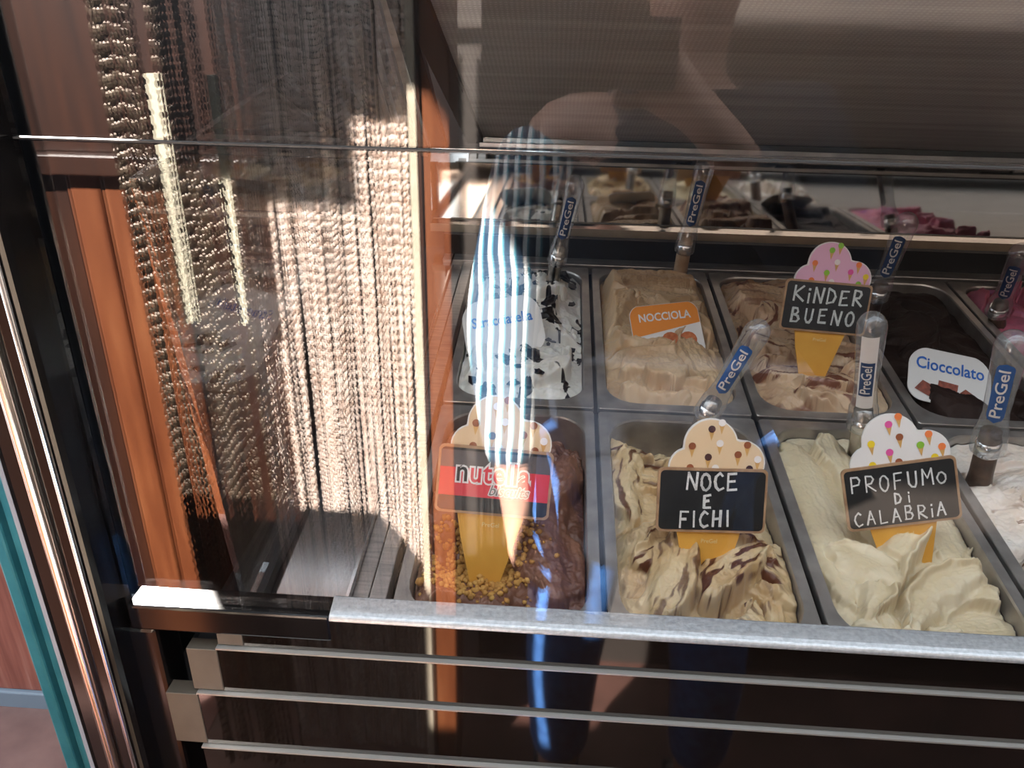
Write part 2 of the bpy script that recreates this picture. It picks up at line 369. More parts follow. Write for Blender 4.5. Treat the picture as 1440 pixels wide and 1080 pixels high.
def gelato(c, r, name, label, M, seed, strokes=16, amp=1.0, base=-.012, crown=.012, rip=0.5, long_=.5, manual=(), mz=0.0, bite=None, nx=150, ny=300, fine=1.0, dome=1.0, rscale=1.0):
    R = np.random.default_rng(seed)
    hw, hd = iw/2-.0012, (DEPTH[r]-.026)/2-.0012; ys_ = hd/.1668
    vv = np.linspace(-1, 1, ny); vv = np.sign(vv)*(1-(1-np.abs(vv))**1.15)
    yy = vv*hd
    over = np.maximum(0, np.abs(yy)-(hd-rad)); wv = hw-rad+np.sqrt(np.maximum(0, rad*rad-over*over))
    u = np.linspace(-1, 1, nx)
    X = u[None, :]*wv[:, None]; Y = np.repeat(yy[:, None], nx, 1); Yn = Y/ys_
    so_ = seed*3.7
    wx = X+.010*fbm(X*30+so_, Y*30, 2); wy = Y+.010*fbm(X*30-so_, Y*30+5, 2)
    H = base+crown*(1-(X/hw)**2)*(1-.6*(Y/hd)**2)+.007*amp*fbm(X*22+so_, Y*22, 3)
    RP = sstep(.1, .5, fbm(wx*26*rscale+so_, wy*40*rscale, 4))*rip
    TN = fbm(wx*20-so_, wy*20, 3)
    def stroke(p0, p1, bend, w_, z0, z1, lip, side, st, ripv):
        nonlocal H, RP, TN
        p0, p1 = np.array(p0), np.array(p1); t_ = p1-p0; ln = np.linalg.norm(t_); nn = np.array([-t_[1], t_[0]])/ln
        pm = (p0+p1)/2+nn*bend
        ts = np.linspace(0, 1, 36); P = ((1-ts)**2)[:, None]*p0+(2*ts*(1-ts))[:, None]*pm+(ts**2)[:, None]*p1
        best = np.full(X.shape, 1e9); bi = np.zeros(X.shape, int)
        qx, qy = X+.004*fbm(X*55+so_, Y*55+st, 2), Y+.004*fbm(X*55-st, Y*55+so_, 2)
        for i, p in enumerate(P):
            d2 = (qx-p[0])**2+(qy-p[1])**2; k = d2 < best; best[k] = d2[k]; bi[k] = i
        T = np.gradient(P, axis=0); T /= np.linalg.norm(T, axis=1)[:, None]
        dd = (qx-P[bi, 0])*-T[bi, 1]+(qy-P[bi, 1])*T[bi, 0]
        along = (qx-P[bi, 0])*T[bi, 0]+(qy-P[bi, 1])*T[bi, 1]
        t = ts[bi]+along/ln
        wt = w_*np.clip(1-np.abs(2*ts[bi]-1)**5*.55, .2, 1)
        e = np.sqrt((dd/wt)**2+(np.where((bi == 0) | (bi == 35), along, 0)/(w_*.5))**2)
        msk = 1-sstep(.86, 1.04, e)
        s = dd/wt*side
        h = z0+(z1-z0)*np.clip(t, 0, 1)+.006*dome*(1-e*e)+lip*np.exp(-((s-.74)/.20)**2)-lip*.7*np.exp(-((s+.80)/.28)**2)
        stri = perlin(dd*(420/(1+w_*8))+st, t*2.2+st)+.5*perlin(dd*900+st, t*4)
        h = h+.0009*fine*stri
        H = H*(1-msk)+h*msk
        rr = sstep(.05, .45, perlin(dd*170*rscale+st*2, t*2.1+st)+.4*perlin(dd*420+st, t*5))*ripv
        RP = RP*(1-msk)+rr*msk
        TN = TN*(1-msk)+perlin(dd*40+st, t*2)*msk
    for k in range(strokes):
        cx, cy = R.uniform(-.8, .8)*hw, R.uniform(-.92, .95)*hd
        a = R.normal(math.pi/2, .55) if R.random() < long_ else R.normal(0.1, .6)
        ln = R.uniform(.04, .10); d = np.array([math.cos(a), math.sin(a)])*ln/2
        z = base+crown*(1-(cx/hw)**2)+R.uniform(-.006, .010)*amp
        stroke((cx-d[0], cy-d[1]), (cx+d[0], cy+d[1]), R.normal(0, .018), R.uniform(.012, .030), z-.004*amp, z+.006*amp*R.uniform(-1, 1.5), R.uniform(.002, .0065)*amp, R.choice([-1, 1]), R.uniform(0, 50), rip*R.uniform(.3, 1.4))
    for a in manual: stroke((a[0][0], a[0][1]*ys_), (a[1][0], a[1][1]*ys_), *a[2:4], a[4]+mz, a[5]+mz, *a[6:])
    H = H+.0012*fine*fbm(X*140+so_, Y*140, 3)*amp+.0006*fine*fbm(X*420, Y*420+so_, 2)
    if bite: H, RP, TN = bite(X, Yn, H, RP, TN)
    H = np.where(H > .016, .016+.014*np.tanh((H-.016)/.014), H)
    e = np.minimum(hw-np.abs(u)[None, :]*hw+np.zeros_like(X), hd-np.abs(Y))
    edge = sstep(0, .016, e)
    H = np.minimum(H, -.004+.05*edge**.6)*edge+(1-edge)*np.minimum(H, -.006+.004*fbm(X*60+so_, Y*60, 3))
    H = np.maximum(H, -.085)
    V = np.stack([X, Y, H], -1).reshape(-1, 3)
    idx = np.arange(nx*ny).reshape(ny, nx)
    Fq = np.stack([idx[:-1, :-1], idx[:-1, 1:], idx[1:, 1:], idx[1:, :-1]], -1).reshape(-1, 4)
    # skirt and base close the mass
    ring = np.concatenate([idx[0, :], idx[1:, -1], idx[-1, -2::-1], idx[-2:0:-1, 0]])
    nv = len(V); bot = V[ring].copy(); bot[:, 0] *= .95; bot[:, 1] *= .97; bot[:, 2] = -.11
    V = np.concatenate([V, bot]); kr = len(ring); a = np.arange(kr); b = (a+1) % kr
    Fs = np.stack([ring[b], ring[a], nv+a, nv+b], -1)
    faces = [tuple(q) for q in np.concatenate([Fq, Fs]).tolist()]+[tuple((nv+a[::-1]).tolist())]
    me = bpy.data.meshes.new(name); me.from_pydata(V.tolist(), [], faces); me.update()
    for nm, arr in (('ripple', RP), ('tone', TN)):
        at_ = me.attributes.new(nm, 'FLOAT', 'POINT'); full = np.zeros(len(V), np.float32); full[:nx*ny] = arr.reshape(-1); at_.data.foreach_set('value', full)
    me.shade_smooth(); me.materials.append(M)
    o = bpy.data.objects.new(name, me); COL.objects.link(o); o.matrix_world = DECK @ Matrix.Translation(pan_center(c, r))
    tag(o, label, 'gelato', 'gelato mounds in the pans')
    o['hgrid'] = 0
    del o['hgrid']
    def height(x, y):
        j = int(np.argmin(np.abs(yy-y))); i = int(np.argmin(np.abs(X[j]-x))); return float(H[j, i])
    return o, height
def gmat(name, base, dark, ripc, rough=.42, sss=.25, hard=(.25, .75)):
    M = mat(name, base, rough, spec=.4)
    b = bsdf(M)
    a1 = N(M, 'ShaderNodeAttribute', attribute_name='tone'); a2 = N(M, 'ShaderNodeAttribute', attribute_name='ripple')
    mr = N(M, 'ShaderNodeMapRange'); mr.inputs['From Min'].default_value = -.8; mr.inputs['From Max'].default_value = .8; L(M, a1.outputs['Fac'], mr.inputs['Value'])
    r1 = ramp(M, [(.15, dark), (.75, base)]); L(M, mr.outputs[0], r1.inputs[0])
    r2 = ramp(M, [(hard[0], (0, 0, 0)), (hard[1], (1, 1, 1))]); L(M, a2.outputs['Fac'], r2.inputs[0])
    mx = N(M, 'ShaderNodeMix', data_type='RGBA'); L(M, r2.outputs[0], mx.inputs[0]); L(M, r1.outputs[0], mx.inputs['A']); mx.inputs['B'].default_value = (*ripc, 1)
    L(M, mx.outputs['Result'], b.inputs['Base Color'])
    b.inputs['Subsurface Weight'].default_value = sss; b.inputs['Subsurface Radius'].default_value = (.004, .003, .002); b.inputs['Subsurface Scale'].default_value = 1.0
    return M
G = {}
# milk chocolate with a scooped-out hollow at the back
def bite0(X, Y, H, RP, TN):
    q = fbm(X*45, Y*45, 3)*.02
    m_ = 1-sstep(.55, 1.0, np.sqrt(((X-.030)/.075)**2+((Y-.145)/.085)**2)+q*9)
    H = H*(1-m_)+(-.034+.010*fbm(X*60, Y*60, 3))*m_
    m2 = 1-sstep(.4, 1.0, np.sqrt(((X+.02)/.05)**2+((Y+.09)/.06)**2)+q*7)
    return H-m2*.018, RP, TN
G['choc'] = gelato(0, 0, 'chocolate_gelato', 'milk chocolate brown gelato with golden crumbs and a hollow', gmat('milk_chocolate', (.25, .115, .070), (.15, .062, .037), (.030, .012, .008), .40, .1), 11, 16, 1.5, -.018, .010, .12, .75, mz=-.008, bite=bite0,
    manual=[((.045, -.12), (.035, .06), .025, .030, .002, .014, .008, 1, 3.3, .1), ((.02, -.02), (.055, .08), -.02, .018, .012, .016, .006, -1, 8.3, .1), ((-.055, -.06), (-.03, .06), .02, .022, .000, .010, .006, 1, 5.1, .1)])
def bite1(X, Y, H, RP, TN):
    m_ = 1-sstep(.35, 1.3, np.sqrt((X/.066)**2+((Y-.158)/.060)**2)+.15*fbm(X*50, Y*50, 3))
    return H*(1-m_)+(-.045+.006*fbm(X*60, Y*60, 3))*m_, RP, TN
G['fig'] = gelato(1, 0, 'walnut_fig_gelato', 'cream gelato swirled with brown fig, behind the front rail', gmat('walnut_fig', (.72, .55, .33), (.55, .36, .17), (.12, .040, .018), .36, .25, (.2, .95)), 23, 20, 1.4, -.018, .008, .95, .6, mz=-.016, bite=bite1, rscale=.9,
    manual=[((-.045, -.07), (.055, -.085), .03, .030, .010, .012, .010, 1, 2.7, 1.2), ((.0, -.125), (.05, -.06), .012, .020, .022, .018, .008, -1, 6.2, 1.3), ((-.055, .0), (-.05, .11), .015, .018, .006, .014, .007, 1, 9.4, .9), ((-.02, -.05), (-.045, -.15), .01, .022, .02, .012, .008, 1, 1.4, .8)])
G['cream'] = gelato(2, 0, 'pale_cream_gelato', 'smooth pale yellow gelato with a thick folded ridge', gmat('bergamot_cream', (.77, .65, .45), (.68, .55, .35), (.62, .46, .25), .34, .3), 31, 13, 1.1, -.016, .008, .25, .8, mz=-.012, fine=.7,
    manual=[((-.03, -.13), (-.055, .13), .015, .034, .000, .004, .004, 1, 4.6, .1), ((.04, .13), (.05, -.04), .01, .030, .002, .0, .004, -1, 2.2, .1), ((-.045, -.13), (.03, -.01), .012, .017, .006, .024, .010, -1, 7.7, .1), ((-.01, -.14), (.06, -.075), .022, .020, .004, .012, .009, 1, 3.1, .1), ((-.055, -.05), (-.02, -.09), .01, .022, .006, .010, .006, 1, 5.8, .1)])
G['coffee'] = gelato(3, 0, 'coffee_white_gelato', 'white whipped gelato stained coffee brown beside the clear spatula', gmat('white_coffee', (.84, .76, .68), (.76, .62, .50), (.20, .095, .045), .4, .3, (.4, .95)), 47, 18, 1.5, -.012, .010, .8, .5)
def bite_st(X, Y, H, RP, TN):
    wx = X+.012*fbm(X*35, Y*35, 2); q = fbm(wx*34+3+Y*9, Y*15+2.2, 2)+.42*fbm(wx*85, Y*48+1, 3)
    blot = sstep(.19, .27, q+.25*np.exp(-((X-.005)/.04)**2-((Y-.10)/.05)**2)+.22*np.exp(-((X-.02)/.03)**2-((Y+.05)/.05)**2))
    return H+.0014*blot, np.clip(blot, 0, 1), TN
G['strac'] = gelato(0, 1, 'stracciatella_gelato', 'white gelato marbled with glossy black chocolate', gmat('white_stracciatella', (.82, .79, .72), (.74, .70, .62), (.012, .008, .009), .34, .25, (.3, .7)), 53, 15, 1.2, -.006, .014, .0, .4, bite=bite_st)
G['haz'] = gelato(1, 1, 'hazelnut_gelato', 'plain tan hazelnut gelato spread in broad folds', gmat('hazelnut', (.68, .49, .30), (.58, .39, .22), (.45, .28, .14), .36, .25), 61, 20, 1.7, -.002, .016, .12, .4, dome=1.3,
    manual=[((-.05, .13), (.05, .12), -.01, .030, .008, .012, .005, 1, 3.7, .1), ((-.05, -.02), (.0, -.05), .01, .034, .006, .010, .006, -1, 2.9, .1), ((-.045, -.11), (.03, -.10), .022, .028, .008, .010, .010, 1, 6.6, .1), ((.03, -.05), (.05, -.13), .0, .026, .010, .002, .007, -1, 1.9, .1)])
G['kin'] = gelato(2, 1, 'caramel_streaked_gelato', 'tan gelato streaked with brown and mauve ribbons', gmat('caramel_streaks', (.72, .52, .34), (.55, .35, .21), (.20, .075, .045), .34, .25, (.12, .9)), 71, 20, 1.6, -.002, .016, .95, .25, rscale=.8,
    manual=[((-.055, .09), (.05, .03), .02, .030, .012, .010, .007, 1, 4.1, .6), ((-.05, -.03), (.05, -.07), -.02, .026, .010, .016, .009, 1, 8.2, 1.0), ((-.06, -.10), (.03, -.13), .02, .026, .004, .012, .008, -1, 5.7, 1.2)])
G['dark'] = gelato(3, 1, 'dark_chocolate_gelato', 'nearly black chocolate gelato', gmat('dark_chocolate', (.026, .014, .011), (.014, .007, .006), (.010, .005, .004), .42, .0), 83, 12, 1.0, -.016, .008, .2, .6, fine=.3)
bsdf(bpy.data.materials['dark_chocolate']).inputs['Specular IOR Level'].default_value = .15
bsdf(bpy.data.materials['dark_chocolate']).inputs['Roughness'].default_value = .6
G['pink'] = gelato(4, 1, 'pink_gelato', 'bright pink strawberry coloured gelato at the right of the back row', gmat('pink', (.72, .23, .34), (.58, .12, .22), (.50, .16, .42), .45, .25), 97, 16, 1.5, -.010, .014, .5, .5)
# loose chocolate shards on the white gelato
st, hst = G['strac']; SHARD = mat('chocolate_shard', (.012, .008, .010), .3)
Rg = np.random.default_rng(5)
for k in range(34):
    if k < 16: x, y = Rg.normal(.005, .030), Rg.normal(.105, .030)
    else: x, y = Rg.normal(.015, .028), Rg.normal(-.055, .055)
    x = max(-.06, min(.06, x)); y = max(-.14, min(.15, y))
    sz = Rg.uniform(.004, .011); n = 5
    poly = [(sz*Rg.uniform(.5, 1.1)*math.cos(2*math.pi*i/n), sz*Rg.uniform(.35, .8)*math.sin(2*math.pi*i/n)) for i in range(n)]
    m4 = Matrix.Translation((x, y, hst(x, y)+.001)) @ Matrix.Rotation(Rg.uniform(0, 6.3), 4, 'Z') @ Matrix.Rotation(Rg.normal(0, .35), 4, 'X')
    MB().prism(poly, -.0008, .0008).build('chocolate_shard', SHARD, st, mw=m4)
# biscuit crumbs on the milk chocolate gelato
ch, hch = G['choc']
CR = noisy(mat('biscuit_crumb', rough=.8), [(.3, (.40, .17, .035)), (.7, (.66, .38, .10))], 90, 3)
mb = MB(); Rg = np.random.default_rng(9)
def crumb(x, y, s):
    y *= .81
    bm = bmesh.new(); bmesh.ops.create_icosphere(bm, subdivisions=1, radius=s)
    for v in bm.verts: v.co *= Rg.uniform(.75, 1.2)
    z = hch(x, y)+s*.35
    mb.add([(v.co.x+x, v.co.y+y, v.co.z+z) for v in bm.verts], [tuple(v.index for v in f.verts) for f in bm.faces]); bm.free()
for k in range(900):
    x, y = Rg.normal(-.018, .020), Rg.normal(-.085, .030)
    if abs(x) < .066 and y > -.16: crumb(x, y, Rg.uniform(.0012, .0034))
for k in range(60):
    x, y = Rg.normal(.012, .014), Rg.normal(-.035, .022); crumb(x, y, Rg.uniform(.0012, .0034))
for x, y, s in ((-.048, -.015, .0042), (-.055, -.035, .0035), (.015, -.018, .005), (.021, -.022, .0045), (.027, -.020, .0048), (-.066, -.125, .0048), (.004, -.06, .004)): crumb(x, y, s)
cr = mb.build('biscuit_crumbs', CR, None, True, mw=DECK @ Matrix.Translation(pan_center(0, 0)))
tag(cr, 'golden biscuit crumbs scattered on the milk chocolate gelato', 'crumbs', kind='stuff')

# ------------------------------------------------------------------ flavour signs
FONT = {  # chalk strokes in a unit box
 'K': [[(0, 0), (0, 1)], [(.7, 1), (.02, .45), (.75, 0)]], 'i': [[(.1, 0), (.1, .62)], [(.1, .85), (.1, .95)]], 'I': [[(.1, 0), (.1, 1)]],
 'N': [[(0, 0), (.08, 1), (.62, .02), (.72, 1)]], 'D': [[(.05, 0), (.05, 1), (.5, .85), (.68, .5), (.5, .12), (.0, 0)]],
 'E': [[(.62, 1), (.05, .95), (.05, .02), (.66, .05)], [(.05, .5), (.5, .54)]], 'R': [[(.05, 0), (.05, 1), (.5, .97), (.62, .75), (.45, .52), (.08, .48), (.72, 0)]],
 'B': [[(.05, 0), (.05, 1), (.45, .97), (.55, .75), (.4, .54), (.08, .52), (.55, .45), (.66, .22), (.5, .02), (.0, 0)]],
 'U': [[(.05, 1), (.05, .25), (.2, .02), (.45, .02), (.6, .25), (.62, 1)]], 'O': [[(.35+.32*math.cos(a/8*math.pi+1.6), .5+.48*math.sin(a/8*math.pi+1.6)) for a in range(17)]],
 'o': [[(.35+.3*math.cos(a/8*math.pi+1.6), .35+.34*math.sin(a/8*math.pi+1.6)) for a in range(17)]],
 'C': [[(.62, .85), (.4, 1), (.15, .8), (.05, .5), (.12, .18), (.35, .0), (.65, .12)]], 'F': [[(.05, 0), (.08, 1), (.66, 1)], [(.06, .52), (.5, .54)]],
 'H': [[(.05, 0), (.08, 1)], [(.6, 0), (.62, 1)], [(.05, .48), (.62, .52)]], 'P': [[(.05, 0), (.05, 1), (.5, 1), (.66, .78), (.5, .5), (.05, .45)]],
 'M': [[(0, 0), (.08, 1), (.38, .4), (.7, 1), (.78, 0)]], 'L': [[(.08, 1), (.05, .02), (.6, .04)]], 'A': [[(0, 0), (.35, 1), (.68, 0)], [(.12, .38), (.58, .38)]]}
def chalk(mb, s, x0, z0, h, adv, th, rot=0.0, y=0.0, sd=1):
    R = np.random.default_rng(sd); x = x0
    for ch in s:
        if ch == ' ': x += adv*.6; continue
        up_ = R.normal(0, .03)*h
        for poly in FONT[ch]:
            P = [np.array([x+p[0]*h*.8+R.normal(0, .012)*h, z0+up_+p[1]*h+R.normal(0, .012)*h]) for p in poly]
            c_, s_ = math.cos(rot), math.sin(rot)
            P = [np.array([c_*p[0]-s_*p[1], s_*p[0]+c_*p[1]]) for p in P]
            for a, b in zip(P[:-1], P[1:]):
                t = b-a; ln = np.linalg.norm(t)+1e-9; t = t/ln; nn = np.array([-t[1], t[0]])*th/2*R.uniform(.75, 1.2); e = t*th*.3
                q = [a-e-nn, b+e-nn, b+e+nn, a-e+nn]
                mb.add([(p[0], y, p[1]) for p in q], [(0, 1, 2, 3)])
        x += adv*(.5 if ch in 'iI' else 1.0)
    return mb
CHALK = noisy(mat('chalk', rough=.8), [(.3, (.50, .56, .55)), (.7, (.80, .84, .82))], 900, 2)
CHALKW = noisy(mat('white_chalk', rough=.8), [(.3, (.62, .62, .60)), (.7, (.85, .85, .83))], 900, 2)
SLATE = noisy(mat('blackboard', rough=.42), [(.3, (.008, .009, .010)), (.7, (.016, .017, .018))], 60, 4)
FRAMEW = noisy(mat('printed_wood_frame', rough=.5), [(.3, (.30, .17, .09)), (.7, (.48, .30, .17))], 120, 3)
CONEM = noisy(mat('cone_yellow', rough=.5), [(.3, (.70, .34, .05)), (.7, (.80, .42, .07))], 30, 3)
EDGEW = mat('card_white', (.80, .78, .74), .5)
def flat(name, polys, M, parent, y, th=.0):
    mb = MB()
    for poly in polys:
        if th: 
            n = len(poly); mb.add([(p[0], y, p[1]) for p in poly]+[(p[0], y+th, p[1]) for p in poly], [tuple(range(n)), tuple(range(n, 2*n))[::-1]]+[(i, n+i, n+(i+1) % n, (i+1) % n) for i in range(n)])
        else: mb.add([(p[0], y, p[1]) for p in poly], [tuple(range(len(poly)))])
    return mb.build(name, M, parent)
def union_outline(circs, c0, zmin, n=64, grow=0.0):
    P = []
    for k in range(n):
        a = 2*math.pi*k/n; d = np.array([math.cos(a), math.sin(a)]); best = 0.01
        for (x, z, r) in circs:
            r = r+grow; v = np.array(c0)-np.array([x, z]); b = v@d; q = b*b-(v@v-r*r)
            if q > 0: best = max(best, -b+math.sqrt(q))
        p = np.array(c0)+d*best
        if p[1] < zmin:
            t = (zmin-c0[1])/(p[1]-c0[1]) if p[1] < c0[1] else 1; p = np.array(c0)+d*best*t
        P.append((p[0], p[1]))
    return P
PRINT = {k: mat('print_'+k, v, .5) for k, v in {'wafer': (.66, .38, .12), 'brown': (.30, .09, .035), 'dark': (.06, .02, .02), 'white': (.85, .80, .76), 'green': (.25, .50, .04), 'orange': (.85, .22, .06), 'pink': (.75, .10, .34), 'yellow': (.85, .62, .03)}.items()}
def sign(px, py, z, wid, roll, lean, yaw, label, cloud_col, icons, mirror=False, cone_len=.62):
    pos = CAM+ray(px, py)*z
    zaxis = Matrix.Rotation(yaw, 3, 'Z') @ Matrix.Rotation(-lean, 3, 'X') @ Matrix.Rotation(-roll, 3, 'Y')
    m4 = zaxis.to_4x4(); m4.translation = Vector(pos)
    s = empty('flavour_sign', m4); tag(s, label, 'sign', 'ice cream shaped flavour signs')
    W_ = wid; Hb = .60*W_; th = .0022
    g = -1 if mirror else 1
    circs = [(-.03*g*W_, Hb/2+.21*W_, .235*W_), (-.22*g*W_, Hb/2+.0, .175*W_), (.26*g*W_, Hb/2+.05*W_, .20*W_)]
    flat('cloud', [union_outline(circs, (0, Hb/2+.06*W_), Hb/2-.06*W_, grow=.012*W_)], EDGEW, s, 0, th)
    cl = flat('cloud_print', [union_outline(circs, (0, Hb/2+.06*W_), Hb/2-.05*W_)], mat('cloud', cloud_col, .5), s, -.0003)
    flat('cone', [[(-.31*W_, -Hb/2+.05*W_), (-.31*W_+.05*W_, -Hb/2-.0*W_-.2*W_), (-.14*W_, -Hb/2-cone_len*W_), (.12*W_, -Hb/2-cone_len*W_), (.30*W_, -Hb/2+.05*W_)][::-1]], CONEM, s, .0003, th)
    flat('board_frame', [rrect(W_, Hb, .05*W_)[::-1]], FRAMEW, s, -.0022, th)
    b = flat('board', [rrect(W_*.955, Hb*.92, .04*W_)[::-1]], SLATE, s, -.0026)
    # printed cones
    for k, (x, zz, c, sc) in enumerate(icons):
        x *= W_*g; zz = Hb/2+zz*W_; r = .034*W_*sc
        wf = flat('printed_cone', [[(x-r*.8, zz-r*.4), (x, zz-r*3.2), (x+r*.8, zz-r*.4)]], PRINT['wafer'], s, -.0006)
        flat('printed_scoop', [[(x+r*math.cos(a/10*2*math.pi), zz+r*math.sin(a/10*2*math.pi)) for a in range(10)]], PRINT[c], wf, -.0008)
    V, Fc = text_mb('PreGel', .055*W_, .0004*W_)
    mb = MB(); mb.add([(x, -.0006, -Hb/2-.09*W_+y) for x, y, _ in V], Fc); mb.build('small_print', mat('small_print', (.80, .62, .30), .5), s)
    return s, W_, Hb
def chalk_part(s, lines, th, M=CHALK):
    mb = MB()
    for k, (t, x, z, h, adv, rot) in enumerate(lines): chalk(mb, t, x, z, h, adv, th, rot, -.0030, 3+k)
    mb.build('chalk_lettering', M, s)
IC = [(-.03, .36), (.06, .42), (-.20, .20), (-.05, .10), (.05, .23), (.22, .13), (.30, .22), (-.21, -.0), (.02, -.0), (.40, .09), (.33, .0)]
def icons(cols): return [(x, z, cols[i % len(cols)], 1.0) for i, (x, z) in enumerate(IC)]
CREAMC = (.78, .58, .36)
s, W_, Hb = sign(1000, 703, .655, .0925, 0.0, .32, .05, 'cream cloud topped blackboard sign lettered noce e fichi in white chalk', CREAMC, icons(['dark', 'white', 'brown', 'dark', 'white', 'brown', 'brown', 'brown', 'white', 'white', 'dark']))
chalk_part(s, [('NOCE', -.021, .009, .0145, .0112, .02), ('E', -.007, -.006, .011, .010, 0), ('FICHI', -.027, -.0225, .0135, .0112, .03)], .0021, CHALKW)
s, W_, Hb = sign(1160, 432, .862, .095, -.05, .22, .0, 'pink cloud topped blackboard sign lettered kinder bueno in chalk', (.80, .46, .62), icons(['green', 'green', 'orange', 'green', 'white', 'pink', 'orange', 'orange', 'white', 'yellow', 'green']))
chalk_part(s, [('KiNDER', -.036, .004, .0165, .0143, 0), ('BUENO', -.036, -.0185, .0155, .0150, -.01)], .0023, CHALK)
s, W_, Hb = sign(1266, 694, .668, .094, .24, .30, -.08, 'white cloud topped blackboard sign tilted, lettered profumo di calabria', (.80, .77, .74), icons(['pink', 'orange', 'yellow', 'pink', 'brown', 'green', 'orange', 'yellow', 'brown', 'orange', 'yellow']), cone_len=.75)
chalk_part(s, [('PROFUMo', -.040, .0055, .0140, .0116, 0), ('Di', -.006, -.0075, .0095, .011, 0), ('CALABRiA', -.041, -.0235, .0120, .0105, 0)], .0014, CHALKW)
s, W_, Hb = sign(695, 677, .648, .096, -.06, .36, .04, 'cream cloud topped sign with a red and black nutella biscuits sticker', CREAMC, icons(['white', 'brown', 'brown', 'dark', 'white', 'brown', 'brown', 'brown', 'white', 'white', 'brown']))
RED = mat('sticker_red', (.66, .035, .055), .35); GREYB = mat('sticker_grey', (.11, .10, .10), .35); BLK = mat('sticker_black', (.012, .012, .012), .35)
bw = W_*.955
def band(z0, z1): return [(-bw/2, z0), (bw/2, z0), (bw/2, z1), (-bw/2, z1)]
flat('sticker_band', [band(.010, .0245)], GREYB, s, -.0029); flat('sticker_band', [band(-.014, .010)], RED, s, -.0029); flat('sticker_band', [band(-.0245, -.014)], BLK, s, -.0029)
def letters(name, txt, size, x, z, M, par, y, bold=0.0, sx=1.0, shear=0.0, space=1.0, align_left=False):
    V, Fc = text_mb(txt, size, bold, shear, space, sx)
    off = -min(v[0] for v in V) if align_left else 0
    mb = MB(); mb.add([(vx+off+x, y, vz+z) for vx, vz, _ in V], Fc); return mb.build(name, M, par)
WHITEP = mat('print_white', (.82, .80, .78), .4)
V, Fc = text_mb('nutella', .0255, .0003, 0, 1.06); x0 = min(v[0] for v in V); x1 = max(v[0] for v in V); kx = .061/(x1-x0)
V1, F1 = text_mb('n', .0255, .0003); cut = x0+(max(v[0] for v in V1)-min(v[0] for v in V1))*1.06
def nut(V_, F_, name, M, y, keep=lambda c: True):
    mb = MB(); mb.add([((x-x0)*kx-.0315, y, zz+.0065) for x, zz, _ in V_], [f for f in F_ if keep(sum(V_[i][0] for i in f)/len(f))]); return mb.build(name, M, s)
V2, F2 = text_mb('nutella', .0255, .0019, 0, 1.06); nut(V2, F2, 'lettering_outline', WHITEP, -.0031)
nut(V, Fc, 'lettering', BLK, -.0034, lambda c: c < cut); nut(V, Fc, 'lettering', RED, -.0034, lambda c: c >= cut)
letters('lettering_outline', 'biscuits', .0125, .0125, -.0075, WHITEP, s, -.0030, .0010, .9, .3)
letters('lettering', 'biscuits', .0125, .0125, -.0075, mat('print_grey', (.20, .17, .16), .4), s, -.0033, .0001, .9, .3)

# ------------------------------------------------------------------ flavour cards lying in the gelato
def card(px, py, h, wpx, ratio, rot, label, lean=1.0):
    p = at_deck(px, py, h); z = (p-CAM)@FW; W_ = wpx/F_PX*z
    m4 = DECK.to_3x3().to_4x4() @ Matrix.Rotation(-lean, 4, 'X') @ Matrix.Rotation(-rot, 4, 'Y'); m4.translation = Vector(p)
    s = empty('flavour_card', m4); tag(s, label, 'flavour card', 'printed flavour cards stuck in the gelato')
    return s, W_, W_*ratio
def arched(w_, h_, top, r=.12):
    P = rrect(w_, h_, r*w_, 6)
    return [(x, z+(top*w_*(1-(2*x/w_)**2) if z > 0 else 0)) for x, z in P][::-1]
ORANGE = mat('card_orange', (.80, .27, .035), .4); HAZ = noisy(mat('hazelnut_print', rough=.4), [(.3, (.38, .085, .02)), (.7, (.62, .20, .07))], 160, 3)
s, W_, H_ = card(938, 466, .022, 98, .80, .16, 'orange and white card lettered nocciola with three hazelnuts', .95)
flat('card_base', [arched(W_, H_, .10)], EDGEW, s, 0, .0012)
flat('orange_band', [[q for q in arched(W_*.985, H_*.985, .10) if q[1] > 0] if False else [(x, max(z, .02*W_+.16*x)) for x, z in arched(W_*.985, H_*.985, .10)]], ORANGE, s, -.0003)
letters('lettering', 'NOCCIOLA', .175*W_, 0, .235*W_, WHITEP, s, -.0006, .004*W_, .82)
def disc(x, z, r, n=14): return [(x+r*math.cos(2*math.pi*i/n), z+r*math.sin(2*math.pi*i/n)) for i in range(n)]
for x, z in ((-.24, -.22), (.03, -.14), (.28, -.16)): flat('printed_hazelnut', [disc(x*W_, z*W_, .125*W_)], HAZ, s, -.0005-.0001*(x > 0))
BLUEP = mat('print_blue', (.02, .13, .50), .4)
s, W_, H_ = card(1335, 536, .016, 112, .70, -.20, 'white card lettered cioccolato with chocolate squares', 1.0)
flat('card_base', [arched(W_, H_, .09, .2)], EDGEW, s, 0, .0012)
letters('lettering', 'Cioccolato', .235*W_, 0, .175*W_, BLUEP, s, -.0005, .004*W_, .80)
CH = noisy(mat('chocolate_print', rough=.4), [(.3, (.16, .03, .015)), (.7, (.34, .075, .035))], 200, 3)
for x, z, a, q in ((-.02, -.12, .7, .13), (.22, -.20, .15, .13), (-.28, -.17, .3, .11), (.05, -.30, .5, .12)):
    flat('printed_chocolate', [[(x*W_+q*W_*1.3*math.cos(a+i*math.pi/2), z*W_+q*W_*math.sin(a+i*math.pi/2)) for i in range(4)]], CH, s, -.0005-abs(x)*.0006)
s, W_, H_ = card(708, 462, .020, 112, .74, .22, 'white card lettered stracciatella in blue', .95)
flat('card_base', [arched(W_, H_, .09, .2)], EDGEW, s, 0, .0012)
